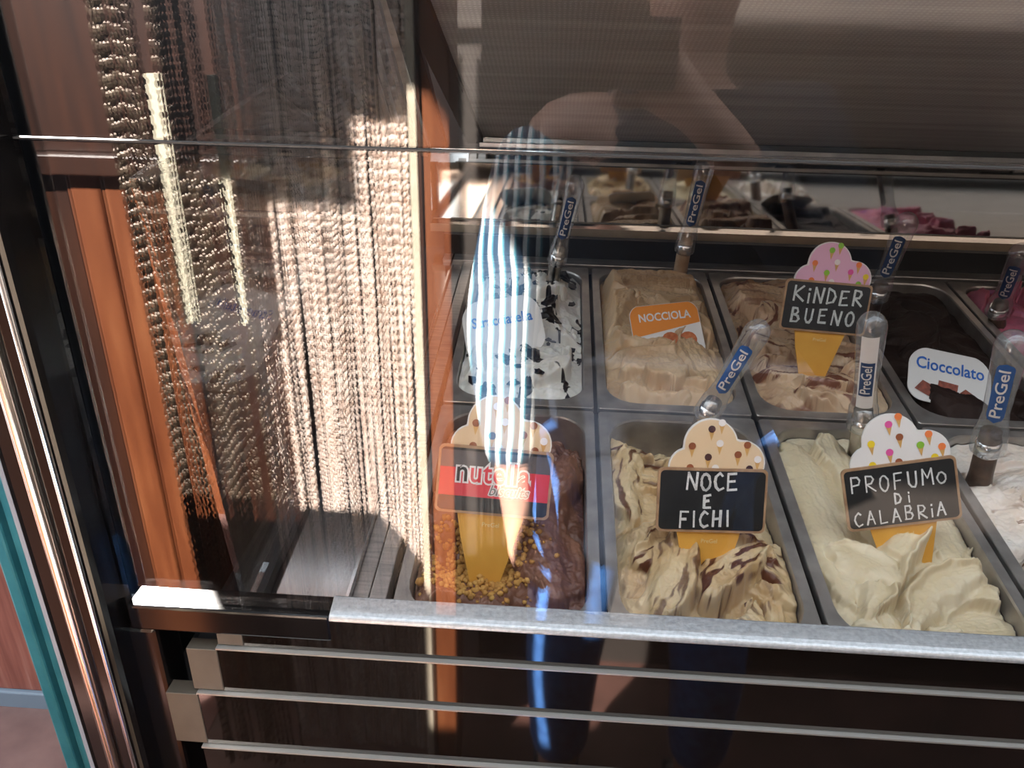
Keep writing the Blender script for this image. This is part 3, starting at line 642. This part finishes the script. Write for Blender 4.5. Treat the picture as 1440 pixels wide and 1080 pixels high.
letters('lettering', 'Stracciatella', .20*W_, 0.0*W_, .12*W_, BLUEP, s, -.0005, .004*W_, .80)

# ------------------------------------------------------------------ spatulas
ACR = glass_mat('clear_acrylic', .10, (.93, .94, .95), .10)
SHANK = noisy(mat('spatula_steel', rough=.25, metal=.9), [(.3, (.35, .33, .30)), (.7, (.6, .57, .53))], 60)
NAVY = mat('plate_navy', (.018, .055, .16), .35); BLUEL = mat('plate_blue', (.02, .10, .32), .35)
def spatula(bpx, h, tpx, Lh, rb, foot, label, smear=None, strip=False, plate=NAVY, neck=.74, near=True):
    B = at_deck(*bpx, h); d = ray(*tpx); d = d/np.linalg.norm(d)
    v = CAM-B; b = v@d; q = b*b-(v@v-Lh*Lh)
    t = -b-(math.sqrt(q) if q > 0 else 0)*(1 if near else -1); Tp = CAM+d*t
    ax = (Tp-B); Ln = np.linalg.norm(ax); ax = ax/Ln
    s = empty('gelato_spatula', frame(B, np.cross(ax, (0, -1, .2)), ax)); tag(s, label, 'spatula', 'clear handled gelato spatulas')
    M4 = s.matrix_world; Mi = M4.inverted(); camL = np.array(Mi @ Vector(CAM))
    # lathe profile of the clear handle: flared collar, slim neck, fuller rounded head
    prof = [(0, 1.0), (.02, 1.04), (.19, .96), (.21, .86), (.35, neck), (.55, neck+.06), (.75, .88), (.88, .94)]
    prof += [(.88+.12*math.sin(a), .94*math.cos(a)) for a in np.linspace(.2, 1.5, 7)]
    n = 22; mb = MB()
    for z, r in prof: mb.v += [(rb*r*math.cos(2*math.pi*k/n), rb*r*math.sin(2*math.pi*k/n), z*Ln) for k in range(n)]
    for i in range(len(prof)-1):
        for k in range(n): mb.f.append((i*n+k, i*n+(k+1) % n, (i+1)*n+(k+1) % n, (i+1)*n+k))
    mb.f += [tuple(range(n))[::-1], tuple(range((len(prof)-1)*n, len(prof)*n))]
    mb.build('handle', ACR, s, True)
    # steel shank running into the gelato
    Fo = np.array(Mi @ Vector(dk((foot[0], foot[1], 1.05+foot[2]))))
    MB().tube([(0, 0, .17*Ln), (0, 0, 0), Fo*.5, Fo], [rb*.62, rb*.70, rb*.72, rb*.9], 14).build('shank', smear or SHANK, s, True)
    MB().tube([(0, 0, -.004), (0, 0, .012)], rb*.74, 16).build('ferrule', CHROME, s, True)
    # brand plate wrapped on the side that faces the customer
    mid = np.array([0, 0, .58*Ln]); vw = camL-mid; vw[2] = 0; vw /= np.linalg.norm(vw); side = np.cross((0, 0, 1), vw)
    def rad_at(z):
        zz = [p[0]*Ln for p in prof]; rr = [p[1]*rb for p in prof]; return float(np.interp(z, zz, rr))
    def wrap(pts, off):                       # pts: (along, across)
        out = []
        for a, c in pts:
            z = .56*Ln+a; r = rad_at(z)+off; t = c/r; out.append(tuple(vw*r*math.cos(t)+side*r*math.sin(t)+np.array([0, 0, z])))
        return out
    Lp, Wp = (.62*Ln, 1.1*rb) if strip else (.50*Ln, 1.02*rb)
    def strip_mesh(L_, W2, off, name, M, par):
        mb = MB(); na, nc = 24, 6
        for i in range(na+1):
            a = -L_/2+L_*i/na; e = L_/2-abs(a); hw_ = W2/2 if strip else (W2/2*math.sqrt(max(0.0, 1-max(0, 1-e/(W2/2))**2)))
            hw_ = max(hw_, 1e-5)
            mb.v += wrap([(a, -hw_+2*hw_*j/nc) for j in range(nc+1)], off)
        for i in range(na):
            for j in range(nc): mb.f.append((i*(nc+1)+j, i*(nc+1)+j+1, (i+1)*(nc+1)+j+1, (i+1)*(nc+1)+j))
        return mb.build(name, M, par, True)
    if strip:
        pl = strip_mesh(Lp, Wp, .0003, 'brand_strip', WHITEP, s)
        mb = MB()
        for j in range(6):
            c0, c1 = Wp*(-.40+.8*j/6), Wp*(-.40+.8*(j+1)/6)
            for i in range(4):
                a0, a1 = Lp*(-.33+.48*i/4), Lp*(-.33+.48*(i+1)/4); mb.add(wrap([(a0, c0), (a1, c0), (a1, c1), (a0, c1)], .0007), [(0, 1, 2, 3)])
        mb.build('brand_patch', NAVY, pl); tsz, tc_ = .82*Wp, -.09*Lp
    else:
        pl = strip_mesh(Lp, Wp, .0003, 'brand_plate', plate, s); tsz, tc_ = .86*Wp, 0
    V, Fc = text_mb('PreGel', tsz, .012*tsz, 0, 1.0, 1.0, .14)
    wd = max(v[0] for v in V)-min(v[0] for v in V); k = (.40*Lp if strip else .80*Lp)/wd
    mb = MB(); mb.add(wrap([(x*k+tc_, -y-.0) for x, y, _ in V], .0012), Fc); mb.build('brand_lettering', WHITEP, pl)
    return s
TANS = noisy(mat('tan_smeared_steel', rough=.4, metal=.3), [(.3, (.36, .24, .14)), (.7, (.52, .40, .28))], 60)
BRNS = noisy(mat('brown_smeared_steel', rough=.4, metal=.3), [(.3, (.06, .035, .025)), (.7, (.16, .10, .07))], 60)
spatula((782, 368), .040, (812, 248), .125, .0135, (.113, .690, -.025), 'clear handled spatula standing in the white chocolate-marbled gelato')
spatula((962, 352), .050, (994, 222), .135, .0140, (.298, .698, -.025), 'clear handled spatula standing in the plain tan gelato', TANS)
spatula((992, 584), .045, (1074, 452), .120, .0130, (.268, .326, -.035), 'clear handled spatula leaning behind the noce e fichi sign', plate=BLUEL)
spatula((1232, 418), .045, (1280, 300), .125, .0140, (.548, .625, -.035), 'clear handled spatula standing in the dark chocolate gelato', BRNS)
spatula((1212, 600), .040, (1228, 440), .135, .0140, (.447, .328, -.030), 'clear handled spatula with a long white strip in the pale yellow gelato', strip=True)
spatula((1402, 440), .012, (1440, 345), .120, .0145, (.722, .615, -.035), 'clear handled spatula standing in the pink gelato', BRNS)
spatula((1388, 632), .035, (1428, 466), .135, .0150, (.553, .290, -.030), 'clear handled spatula standing in the white and coffee brown gelato', BRNS, plate=BLUEL)

# ------------------------------------------------------------------ what the glass mirrors: doorway with a chain curtain, the customer
def mirrored(x, y, yreal):                   # real point (plane Y = yreal) whose reflection in the front glass shows at pixel x, y
    p = at(x, y, 1, 2*GY-yreal); p[1] = yreal; return p
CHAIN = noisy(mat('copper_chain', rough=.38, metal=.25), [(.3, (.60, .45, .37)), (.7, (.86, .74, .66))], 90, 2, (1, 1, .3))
CHAIND = noisy(mat('shade_dark_chain', rough=.4, metal=.3), [(.3, (.035, .020, .012)), (.7, (.13, .095, .065))], 60, 2, (1, 1, .3))  # darker copy of the chain colour: the shade is put into the colour
def chain_mesh(strands, z0, z1, link_, wd, name, M, label):
    """each strand is a row of small six-sided links, every other one turned a quarter"""
    base = np.array([(0, 0, .62), (0, 0, -.62), (.5, 0, .25), (.5, 0, -.25), (-.5, 0, .25), (-.5, 0, -.25), (0, .28, .2), (0, -.28, .2), (0, .28, -.2), (0, -.28, -.2)], float)
    Fb = [(0, 2, 6), (0, 6, 4), (0, 4, 7), (0, 7, 2), (2, 3, 8, 6), (6, 8, 5, 4), (4, 5, 9, 7), (7, 9, 3, 2), (1, 8, 3), (1, 5, 8), (1, 9, 5), (1, 3, 9)]
    V = []; Fs = []; nv = 0; R = np.random.default_rng(2)
    for (x, y) in strands:
        nz_ = int((z1-z0)/link_); ph = R.uniform(0, 1); ln = R.normal(0, .003); wob = R.uniform(0, 6)
        for k in range(nz_):
            z = z1-(k+ph)*link_; a = (k % 2)*1.35+R.normal(0, .15)+.5
            c_, s_ = math.cos(a), math.sin(a); q = base*np.array([wd, wd, link_])
            dx = .0012*math.sin(z*9+wob)+ln*(z1-z)/(z1-z0)
            P = np.stack([q[:, 0]*c_-q[:, 1]*s_+x+dx, q[:, 0]*s_+q[:, 1]*c_+y, q[:, 2]+z], -1)
            V.append(P); Fs += [tuple(i+nv for i in f) for f in Fb]; nv += 10
    me = bpy.data.meshes.new(name); me.from_pydata(np.concatenate(V).tolist(), [], Fs); me.update()
    o = link(name, me, M); tag(o, label, 'curtain', kind='stuff'); return o
YC = -.71
xa, xb = mirrored(360, 500, YC)[0], mirrored(580, 450, YC)[0]
R = np.random.default_rng(12); S = []
x = xa
while x < xb:
    S.append((x, YC+.004*math.sin(x*95)+R.normal(0, .0012))); x += .0038*R.uniform(.7, 1.25)
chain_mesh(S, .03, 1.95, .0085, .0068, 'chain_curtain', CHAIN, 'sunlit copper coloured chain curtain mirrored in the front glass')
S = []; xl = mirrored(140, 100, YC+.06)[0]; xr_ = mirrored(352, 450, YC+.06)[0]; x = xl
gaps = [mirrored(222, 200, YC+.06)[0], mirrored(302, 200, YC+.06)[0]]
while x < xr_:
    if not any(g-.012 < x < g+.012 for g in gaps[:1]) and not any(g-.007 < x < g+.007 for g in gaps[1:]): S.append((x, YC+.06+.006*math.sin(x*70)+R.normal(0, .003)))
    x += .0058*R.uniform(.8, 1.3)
chain_mesh(S, .03, 1.95, .0105, .0088, 'chain_curtain', CHAIND, 'chain curtain coloured darker to look shaded, mirrored beside the wooden door')
# rail the chains hang from
rail = MB().tube([(-.95, YC+.03, 1.965), (.0, YC+.03, 1.965)], .012, 12).build('curtain_rail', CHROME, None, True); tag(rail, 'round chrome rail carrying the chain curtains', 'curtain rail')
# door jambs
j0, j1 = mirrored(603, 300, YC)[0], mirrored(640, 300, YC)[0]
jm = empty('door_1', Matrix.Translation((j0, YC-.05, 0))); tag(jm, 'orange wooden door jamb with a cream edge', 'door jamb', kind='structure')
MB().box((0, 0, 0), (j1-j0, .10, 2.1)).build('jamb', WOOD, jm, bevel=.004)
MB().box((-.006, .0, 0), (-.001, .104, 2.1)).build('jamb_edge', DWOOD, jm)
MB().box((-.018, .0, 0), (-.006, .106, 2.1)).build('cream_edge', CREAM, jm, bevel=.001)
# wooden door leaf with planks behind the left curtain
YD = YC-.12
d0, d1 = mirrored(112, 260, YD)[0]-.02, xa
dl = empty('door_2', Matrix.Translation((d0, YD, 0))); tag(dl, 'brown plank door behind the chain curtain', 'door', kind='structure')
zt = mirrored(140, 235, YD)[2]
MB().box((-.35, -.06, zt+.02), (d1-d0, -.02, 2.1)).build('upper_panel', DWOOD, dl, bevel=.003)
MB().box((-.35, -.06, zt-.015), (d1-d0, .01, zt+.02)).build('cross_rail', DWOOD, dl, bevel=.003)
x = -.02; k = 0
while x < .13:
    MB().box((x, -.05, 0), (x+.058, -.022, zt-.015)).build('plank', WOOD, dl, bevel=.004); x += .063; k += 1
MB().box((x, -.05, 0), (d1-d0, -.03, zt-.015)).build('dark_side_panel', DWOOD, dl)
MB().box((-.35, -.06, 0), (-.025, -.03, zt-.015)).build('dark_side_panel', DWOOD, dl)
# pale strips of the far doorway seen in the gaps between the chains
PALE = mat('pale_blind', (.52, .48, .36), .7)
for g, hwid in ((gaps[0], .012), (gaps[1], .008)):
    t0 = mirrored(222, 100, YC)[2]; t1 = mirrored(265, 440, YC)[2]
    b = MB().box((g-hwid, YC+.045, t1), (g+hwid, YC+.049, t0)).build('cream_strip', PALE, None, bevel=.001)
    tag(b, ('wider' if hwid > .01 else 'narrower')+' cream fabric strip hanging among the darker chains', 'fabric strip', 'cream strips between the chains')
# unseen cloth pieces, added to shade the upper curtain
AW = noisy(mat('shade_cloth_beige', rough=.8), [(.3, (.30, .26, .2)), (.7, (.38, .33, .26))], 8)
aw = empty('shade_cloth', Matrix.Translation((-.9, .2, 2.1))); tag(aw, 'beige cloth added out of view to shade the upper curtain', 'shade_cloth')
MB().box((-.13, 0, -.01), (.07, .012, .70)).build('shade_strip', AW, aw)
MB().box((.07, 0, .12), (.42, .012, .70)).build('shade_strip', AW, aw)
# unseen black box, added to throw shadow on the foot of the curtain
cf = empty('shadow_block', Matrix.Translation((-.87, -.03, 0))); tag(cf, 'black box added out of view to shade the foot of the curtain', 'shadow_box')
MB().box((-.28, -.10, .04), (.28, .10, 1.13)).build('body', BLACKM, cf, bevel=.008)
MB().box((-.285, -.105, 1.135), (.285, .105, 1.19)).build('lid', BLACKM, cf, bevel=.008)
MB().box((-.08, -.125, 1.145), (.08, -.105, 1.16)).build('handle', CHROME, cf, bevel=.003)
for fx in (-.24, .24):
    for fy in (-.07, .07): MB().tube([(fx, fy, 0), (fx, fy, .04)], .018, 12).build('foot', BLACKM, cf, True)
# wall with the doorway: everything behind the curtain is dim
tag(MB().box((-2.2, -1.3, 0), (-.03, -1.22, 2.6)).build('wall_hall', WALLD), 'dim wall of the hall behind the chain curtain', 'wall', kind='structure')

# ------------------------------------------------------------------ outside, past the corner post
tf = empty('door_4', Matrix.Translation((-.50, .30, 0))); tag(tf, 'narrow teal painted door frame beside the black corner post', 'door frame', kind='structure')
MB().box((-.018, 0, 0), (-.002, .03, 1.5)).build('frame_post', TEAL, tf, bevel=.003)
MB().box((.002, .006, 0), (.020, .036, 1.5)).build('frame_post', TEAL, tf, bevel=.003)
pb = at(40, 992, 2, 0.0)
RW = noisy(mat('red_brown_siding', rough=.6), [(.25, (.16, .045, .030)), (.55, (.30, .10, .07)), (.8, (.42, .19, .14))], 5, 6, (14, 14, .7), .3)
sw = empty('wall_outside', Matrix.Translation((pb[0], pb[1], 0))); tag(sw, 'red brown grained boards across the street side', 'wall', kind='structure')
x = -1.6
while x < .34:
    MB().box((x, 0, .05), (x+.115, .03, 1.6)).build('board', RW, sw, bevel=.003); x += .118
MB().box((-1.6, -.01, 0), (.34, .02, .05)).build('plinth', mat('plinth', (.20, .26, .32), .5), sw, bevel=.004)
tag(MB().box((-4.0, -1.6, .0), (-.62, 3.0, .003)).build('trim_1', noisy(mat('pavement', rough=.75), [(.3, (.16, .085, .075)), (.7, (.26, .15, .13))], 9, 5)), 'reddish pavement slab outside the door', 'pavement', kind='structure')

# ------------------------------------------------------------------ the customer taking the picture
SKIN = noisy(mat('skin', rough=.5), [(.3, (.46, .25, .18)), (.7, (.56, .32, .24))], 30, 3)
DEN = noisy(mat('blue_denim', rough=.8), [(.3, (.02, .08, .26)), (.7, (.06, .19, .50))], 60, 4)
SH = mat('striped_shirt', (.02, .03, .07), .7)
tcs = N(SH, 'ShaderNodeTexCoord'); sp = N(SH, 'ShaderNodeSeparateXYZ'); L(SH, tcs.outputs['Object'], sp.inputs[0])
nzs = N(SH, 'ShaderNodeTexNoise'); nzs.inputs['Scale'].default_value = 9; L(SH, tcs.outputs['Object'], nzs.inputs['Vector'])
m1 = N(SH, 'ShaderNodeMath', operation='MULTIPLY_ADD'); L(SH, sp.outputs['X'], m1.inputs[0]); m1.inputs[1].default_value = 62.0; L(SH, nzs.outputs['Fac'], m1.inputs[2])
fr = N(SH, 'ShaderNodeMath', operation='FRACT'); L(SH, m1.outputs[0], fr.inputs[0])
rs = ramp(SH, [(0, (.015, .05, .10)), (.34, (.015, .05, .10)), (.40, (.80, .84, .85)), (.66, (.80, .84, .85)), (.72, (.10, .38, .48)), (.92, (.015, .05, .10))]); L(SH, fr.outputs[0], rs.inputs[0]); L(SH, rs.outputs[0], bsdf(SH).inputs['Base Color'])
def skin(name, J, E, root, M, parent, sub=2):
    keys = list(J); me = bpy.data.meshes.new(name)
    me.from_pydata([J[k][0] for k in keys], [(keys.index(a), keys.index(b)) for a, b in E], [])
    o = bpy.data.objects.new(name, me); COL.objects.link(o)
    md = o.modifiers.new('skin', 'SKIN'); md.use_smooth_shade = True
    if not me.skin_vertices: me.skin_vertices.new()
    for i, k in enumerate(keys):
        r = J[k][1]; r = r if hasattr(r, '__len__') else (r, r)
        me.skin_vertices[0].data[i].radius = r; me.skin_vertices[0].data[i].use_root = (k == root)
    sb = o.modifiers.new('subdivision', 'SUBSURF'); sb.levels = sub; sb.render_levels = sub
    dg = bpy.context.evaluated_depsgraph_get(); dg.update()
    m2 = bpy.data.meshes.new_from_object(o.evaluated_get(dg)); bpy.data.objects.remove(o); bpy.data.meshes.remove(me)
    m2.materials.clear(); m2.materials.append(M); m2.shade_smooth()
    q = bpy.data.objects.new(name, m2); COL.objects.link(q); q.parent = parent; q.matrix_local = parent.matrix_world.inverted(); return q
per = empty('person', Matrix.Translation((.28, -.62, 0))); tag(per, 'customer in a striped shirt and blue jeans, mirrored in the front glass', 'person')
J = {'pelvis': ((.28, -.62, .90), .12), 'belly': ((.28, -.62, 1.05), .125), 'chest': ((.28, -.63, 1.25), .135), 'neckb': ((.28, -.63, 1.40), .06), 'neck': ((.28, -.625, 1.46), .052), 'jaw': ((.28, -.60, 1.54), .066), 'head': ((.28, -.615, 1.62), .082), 'crown': ((.28, -.625, 1.70), .060),
     'shl': ((.11, -.62, 1.36), .062), 'ell': ((.045, -.56, 1.09), .043), 'wrl': ((.075, -.49, .85), .028), 'pal': ((.083, -.475, .79), (.034, .018)),
     'shr': ((.45, -.62, 1.36), .062), 'elr': ((.52, -.52, 1.12), .043), 'wrr': ((.30, -.44, 1.37), .028), 'par': ((.235, -.432, 1.43), (.030, .018)),
     'hl': ((.19, -.62, .84), .092), 'kl': ((.165, -.56, .48), .060), 'al': ((.17, -.62, .09), .038), 'tl': ((.16, -.50, .035), .035),
     'hr': ((.37, -.62, .84), .092), 'kr': ((.42, -.56, .48), .060), 'ar': ((.44, -.62, .09), .038), 'tr': ((.45, -.50, .035), .035)}
E_ = [('pelvis', 'belly'), ('belly', 'chest'), ('chest', 'neckb'), ('neckb', 'neck'), ('neck', 'jaw'), ('jaw', 'head'), ('head', 'crown'), ('chest', 'shl'), ('shl', 'ell'), ('ell', 'wrl'), ('wrl', 'pal'), ('chest', 'shr'), ('shr', 'elr'), ('elr', 'wrr'), ('wrr', 'par'),
      ('pelvis', 'hl'), ('hl', 'kl'), ('kl', 'al'), ('al', 'tl'), ('pelvis', 'hr'), ('hr', 'kr'), ('kr', 'ar'), ('ar', 'tr')]
def fingers(tagp, root, palm, dirv, across, bend, ln):
    dirv, across, bend = map(np.array, (dirv, across, bend)); p0 = np.array(J[palm][0])
    for i, (off, l) in enumerate(((-.026, .80), (-.009, 1.0), (.009, .95), (.026, .74))):
        prev = palm
        for j, (f_, bd) in enumerate(((.30, .0), (.62, .10), (.92, .30), (1.12, .55))):
            k = f'{tagp}{i}{j}'; J[k] = (tuple(p0+across*off+dirv*ln*l*f_+bend*ln*bd*l), .0088-.0008*j); E_.append((prev, k)); prev = k
    prev = palm
    for j, (a, b_) in enumerate(((-.034, .10), (-.052, .36), (-.054, .62))):
        k = f'{tagp}t{j}'; J[k] = (tuple(p0+across*a+dirv*ln*b_+bend*ln*.15*j), .0098-.0008*j); E_.append((prev, k)); prev = k
fingers('L', 'wrl', 'pal', (.10, .16, -.98), (-.4, .9, .1), (.9, .3, 0), .085)
fingers('R', 'wrr', 'par', (-.75, .0, .62), (.55, .0, .80), (0, .55, 0), .070)
body = skin('body', J, E_, 'pelvis', SKIN, per)
def grow(keys, dr): return {k: (J[k][0], (J[k][1] if not hasattr(J[k][1], '__len__') else J[k][1][0])+dr) for k in keys}
NAVYSH = noisy(mat('navy_shirt', rough=.8), [(.3, (.008, .012, .022)), (.7, (.014, .022, .04))], 40)
JS = grow(['pelvis', 'belly', 'chest', 'neckb', 'shl', 'ell', 'shr', 'elr'], .012)
JS['hem'] = ((.28, -.625, .72), .185); JS['pelvis'] = (J['pelvis'][0], .180); JS['cufl'] = ((.073, -.497, .875), .043); JS['cufr'] = ((.325, -.447, 1.35), .042); JS['ell'] = (J['ell'][0], .058); JS['shl'] = (J['shl'][0], .074)
skin('shirt', {k: JS[k] for k in ('hem', 'pelvis', 'belly', 'chest', 'neckb', 'shl', 'shr', 'elr', 'cufr')}, [('hem', 'pelvis'), ('pelvis', 'belly'), ('belly', 'chest'), ('chest', 'neckb'), ('chest', 'shl'), ('chest', 'shr'), ('shr', 'elr'), ('elr', 'cufr')], 'pelvis', NAVYSH, per)
skin('striped_sleeve', {'shl': (JS['shl'][0], .078), 'ell': JS['ell'], 'cufl': JS['cufl']}, [('shl', 'ell'), ('ell', 'cufl')], 'shl', SH, per)
JJ = grow(['hl', 'kl', 'hr', 'kr'], .012); JJ['pelvis'] = ((.28, -.62, .88), .13); JJ['al'] = ((.17, -.615, .17), .058); JJ['ar'] = ((.44, -.615, .17), .058)
skin('jeans', JJ, [('pelvis', 'hl'), ('hl', 'kl'), ('kl', 'al'), ('pelvis', 'hr'), ('hr', 'kr'), ('kr', 'ar')], 'pelvis', DEN, per)
SHOE = mat('dark_shoe', (.03, .03, .035), .5)
for a, t in (('al', 'tl'), ('ar', 'tr')):
    skin('shoe', {'h': ((J[a][0][0], J[a][0][1]-.03, .05), .045), 'a': ((J[a][0][0], J[a][0][1], .07), .048), 't': ((J[t][0][0], J[t][0][1]+.02, .04), .042)}, [('h', 'a'), ('a', 't')], 'a', SHOE, per)
HAIR = noisy(mat('dark_hair', rough=.6), [(.3, (.015, .010, .008)), (.7, (.04, .028, .02))], 90, 3, (4, 4, 1))
skin('hair', {'a': ((.28, -.655, 1.60), .078), 'b': ((.28, -.645, 1.68), .083), 'c': ((.28, -.60, 1.735), .055)}, [('a', 'b'), ('b', 'c')], 'b', HAIR, per)
EYE = mat('eye', (.03, .02, .015), .2)
for sx in (-1, 1):
    MB().tube([(.28+sx*.032, -.528, 1.615), (.28+sx*.032, -.520, 1.615)], .010, 12).build('eye', EYE, body, True)
    skin('ear', {'a': ((.28+sx*.086, -.625, 1.60), (.012, .02)), 'b': ((.28+sx*.092, -.630, 1.635), (.010, .018))}, [('a', 'b')], 'a', SKIN, body, 1)
skin('nose', {'a': ((.28, -.532, 1.62), .010), 'b': ((.28, -.518, 1.575), .014)}, [('a', 'b')], 'a', SKIN, body, 1)
MB().tube([(.255, -.531, 1.535), (.28, -.524, 1.532), (.305, -.531, 1.535)], [.002, .006, .002], 8).build('mouth', mat('lips', (.42, .14, .12), .5), body, True)
# phone in the raised hand
ph = empty('phone', Matrix.Translation((.165, -.405, 1.455))); tag(ph, 'black phone held up by the customer in the striped shirt', 'phone')
MB().box((-.075, -.008, -.036), (.075, 0, .036)).build('phone_body', BLACKM, ph, bevel=.003)
MB().box((-.068, -.0086, -.032), (.068, -.008, .032)).build('screen', BLACK, ph)
MB().box((-.066, 0, .008), (-.030, .0012, .032)).build('lens_plate', BLACK, ph, bevel=.001)
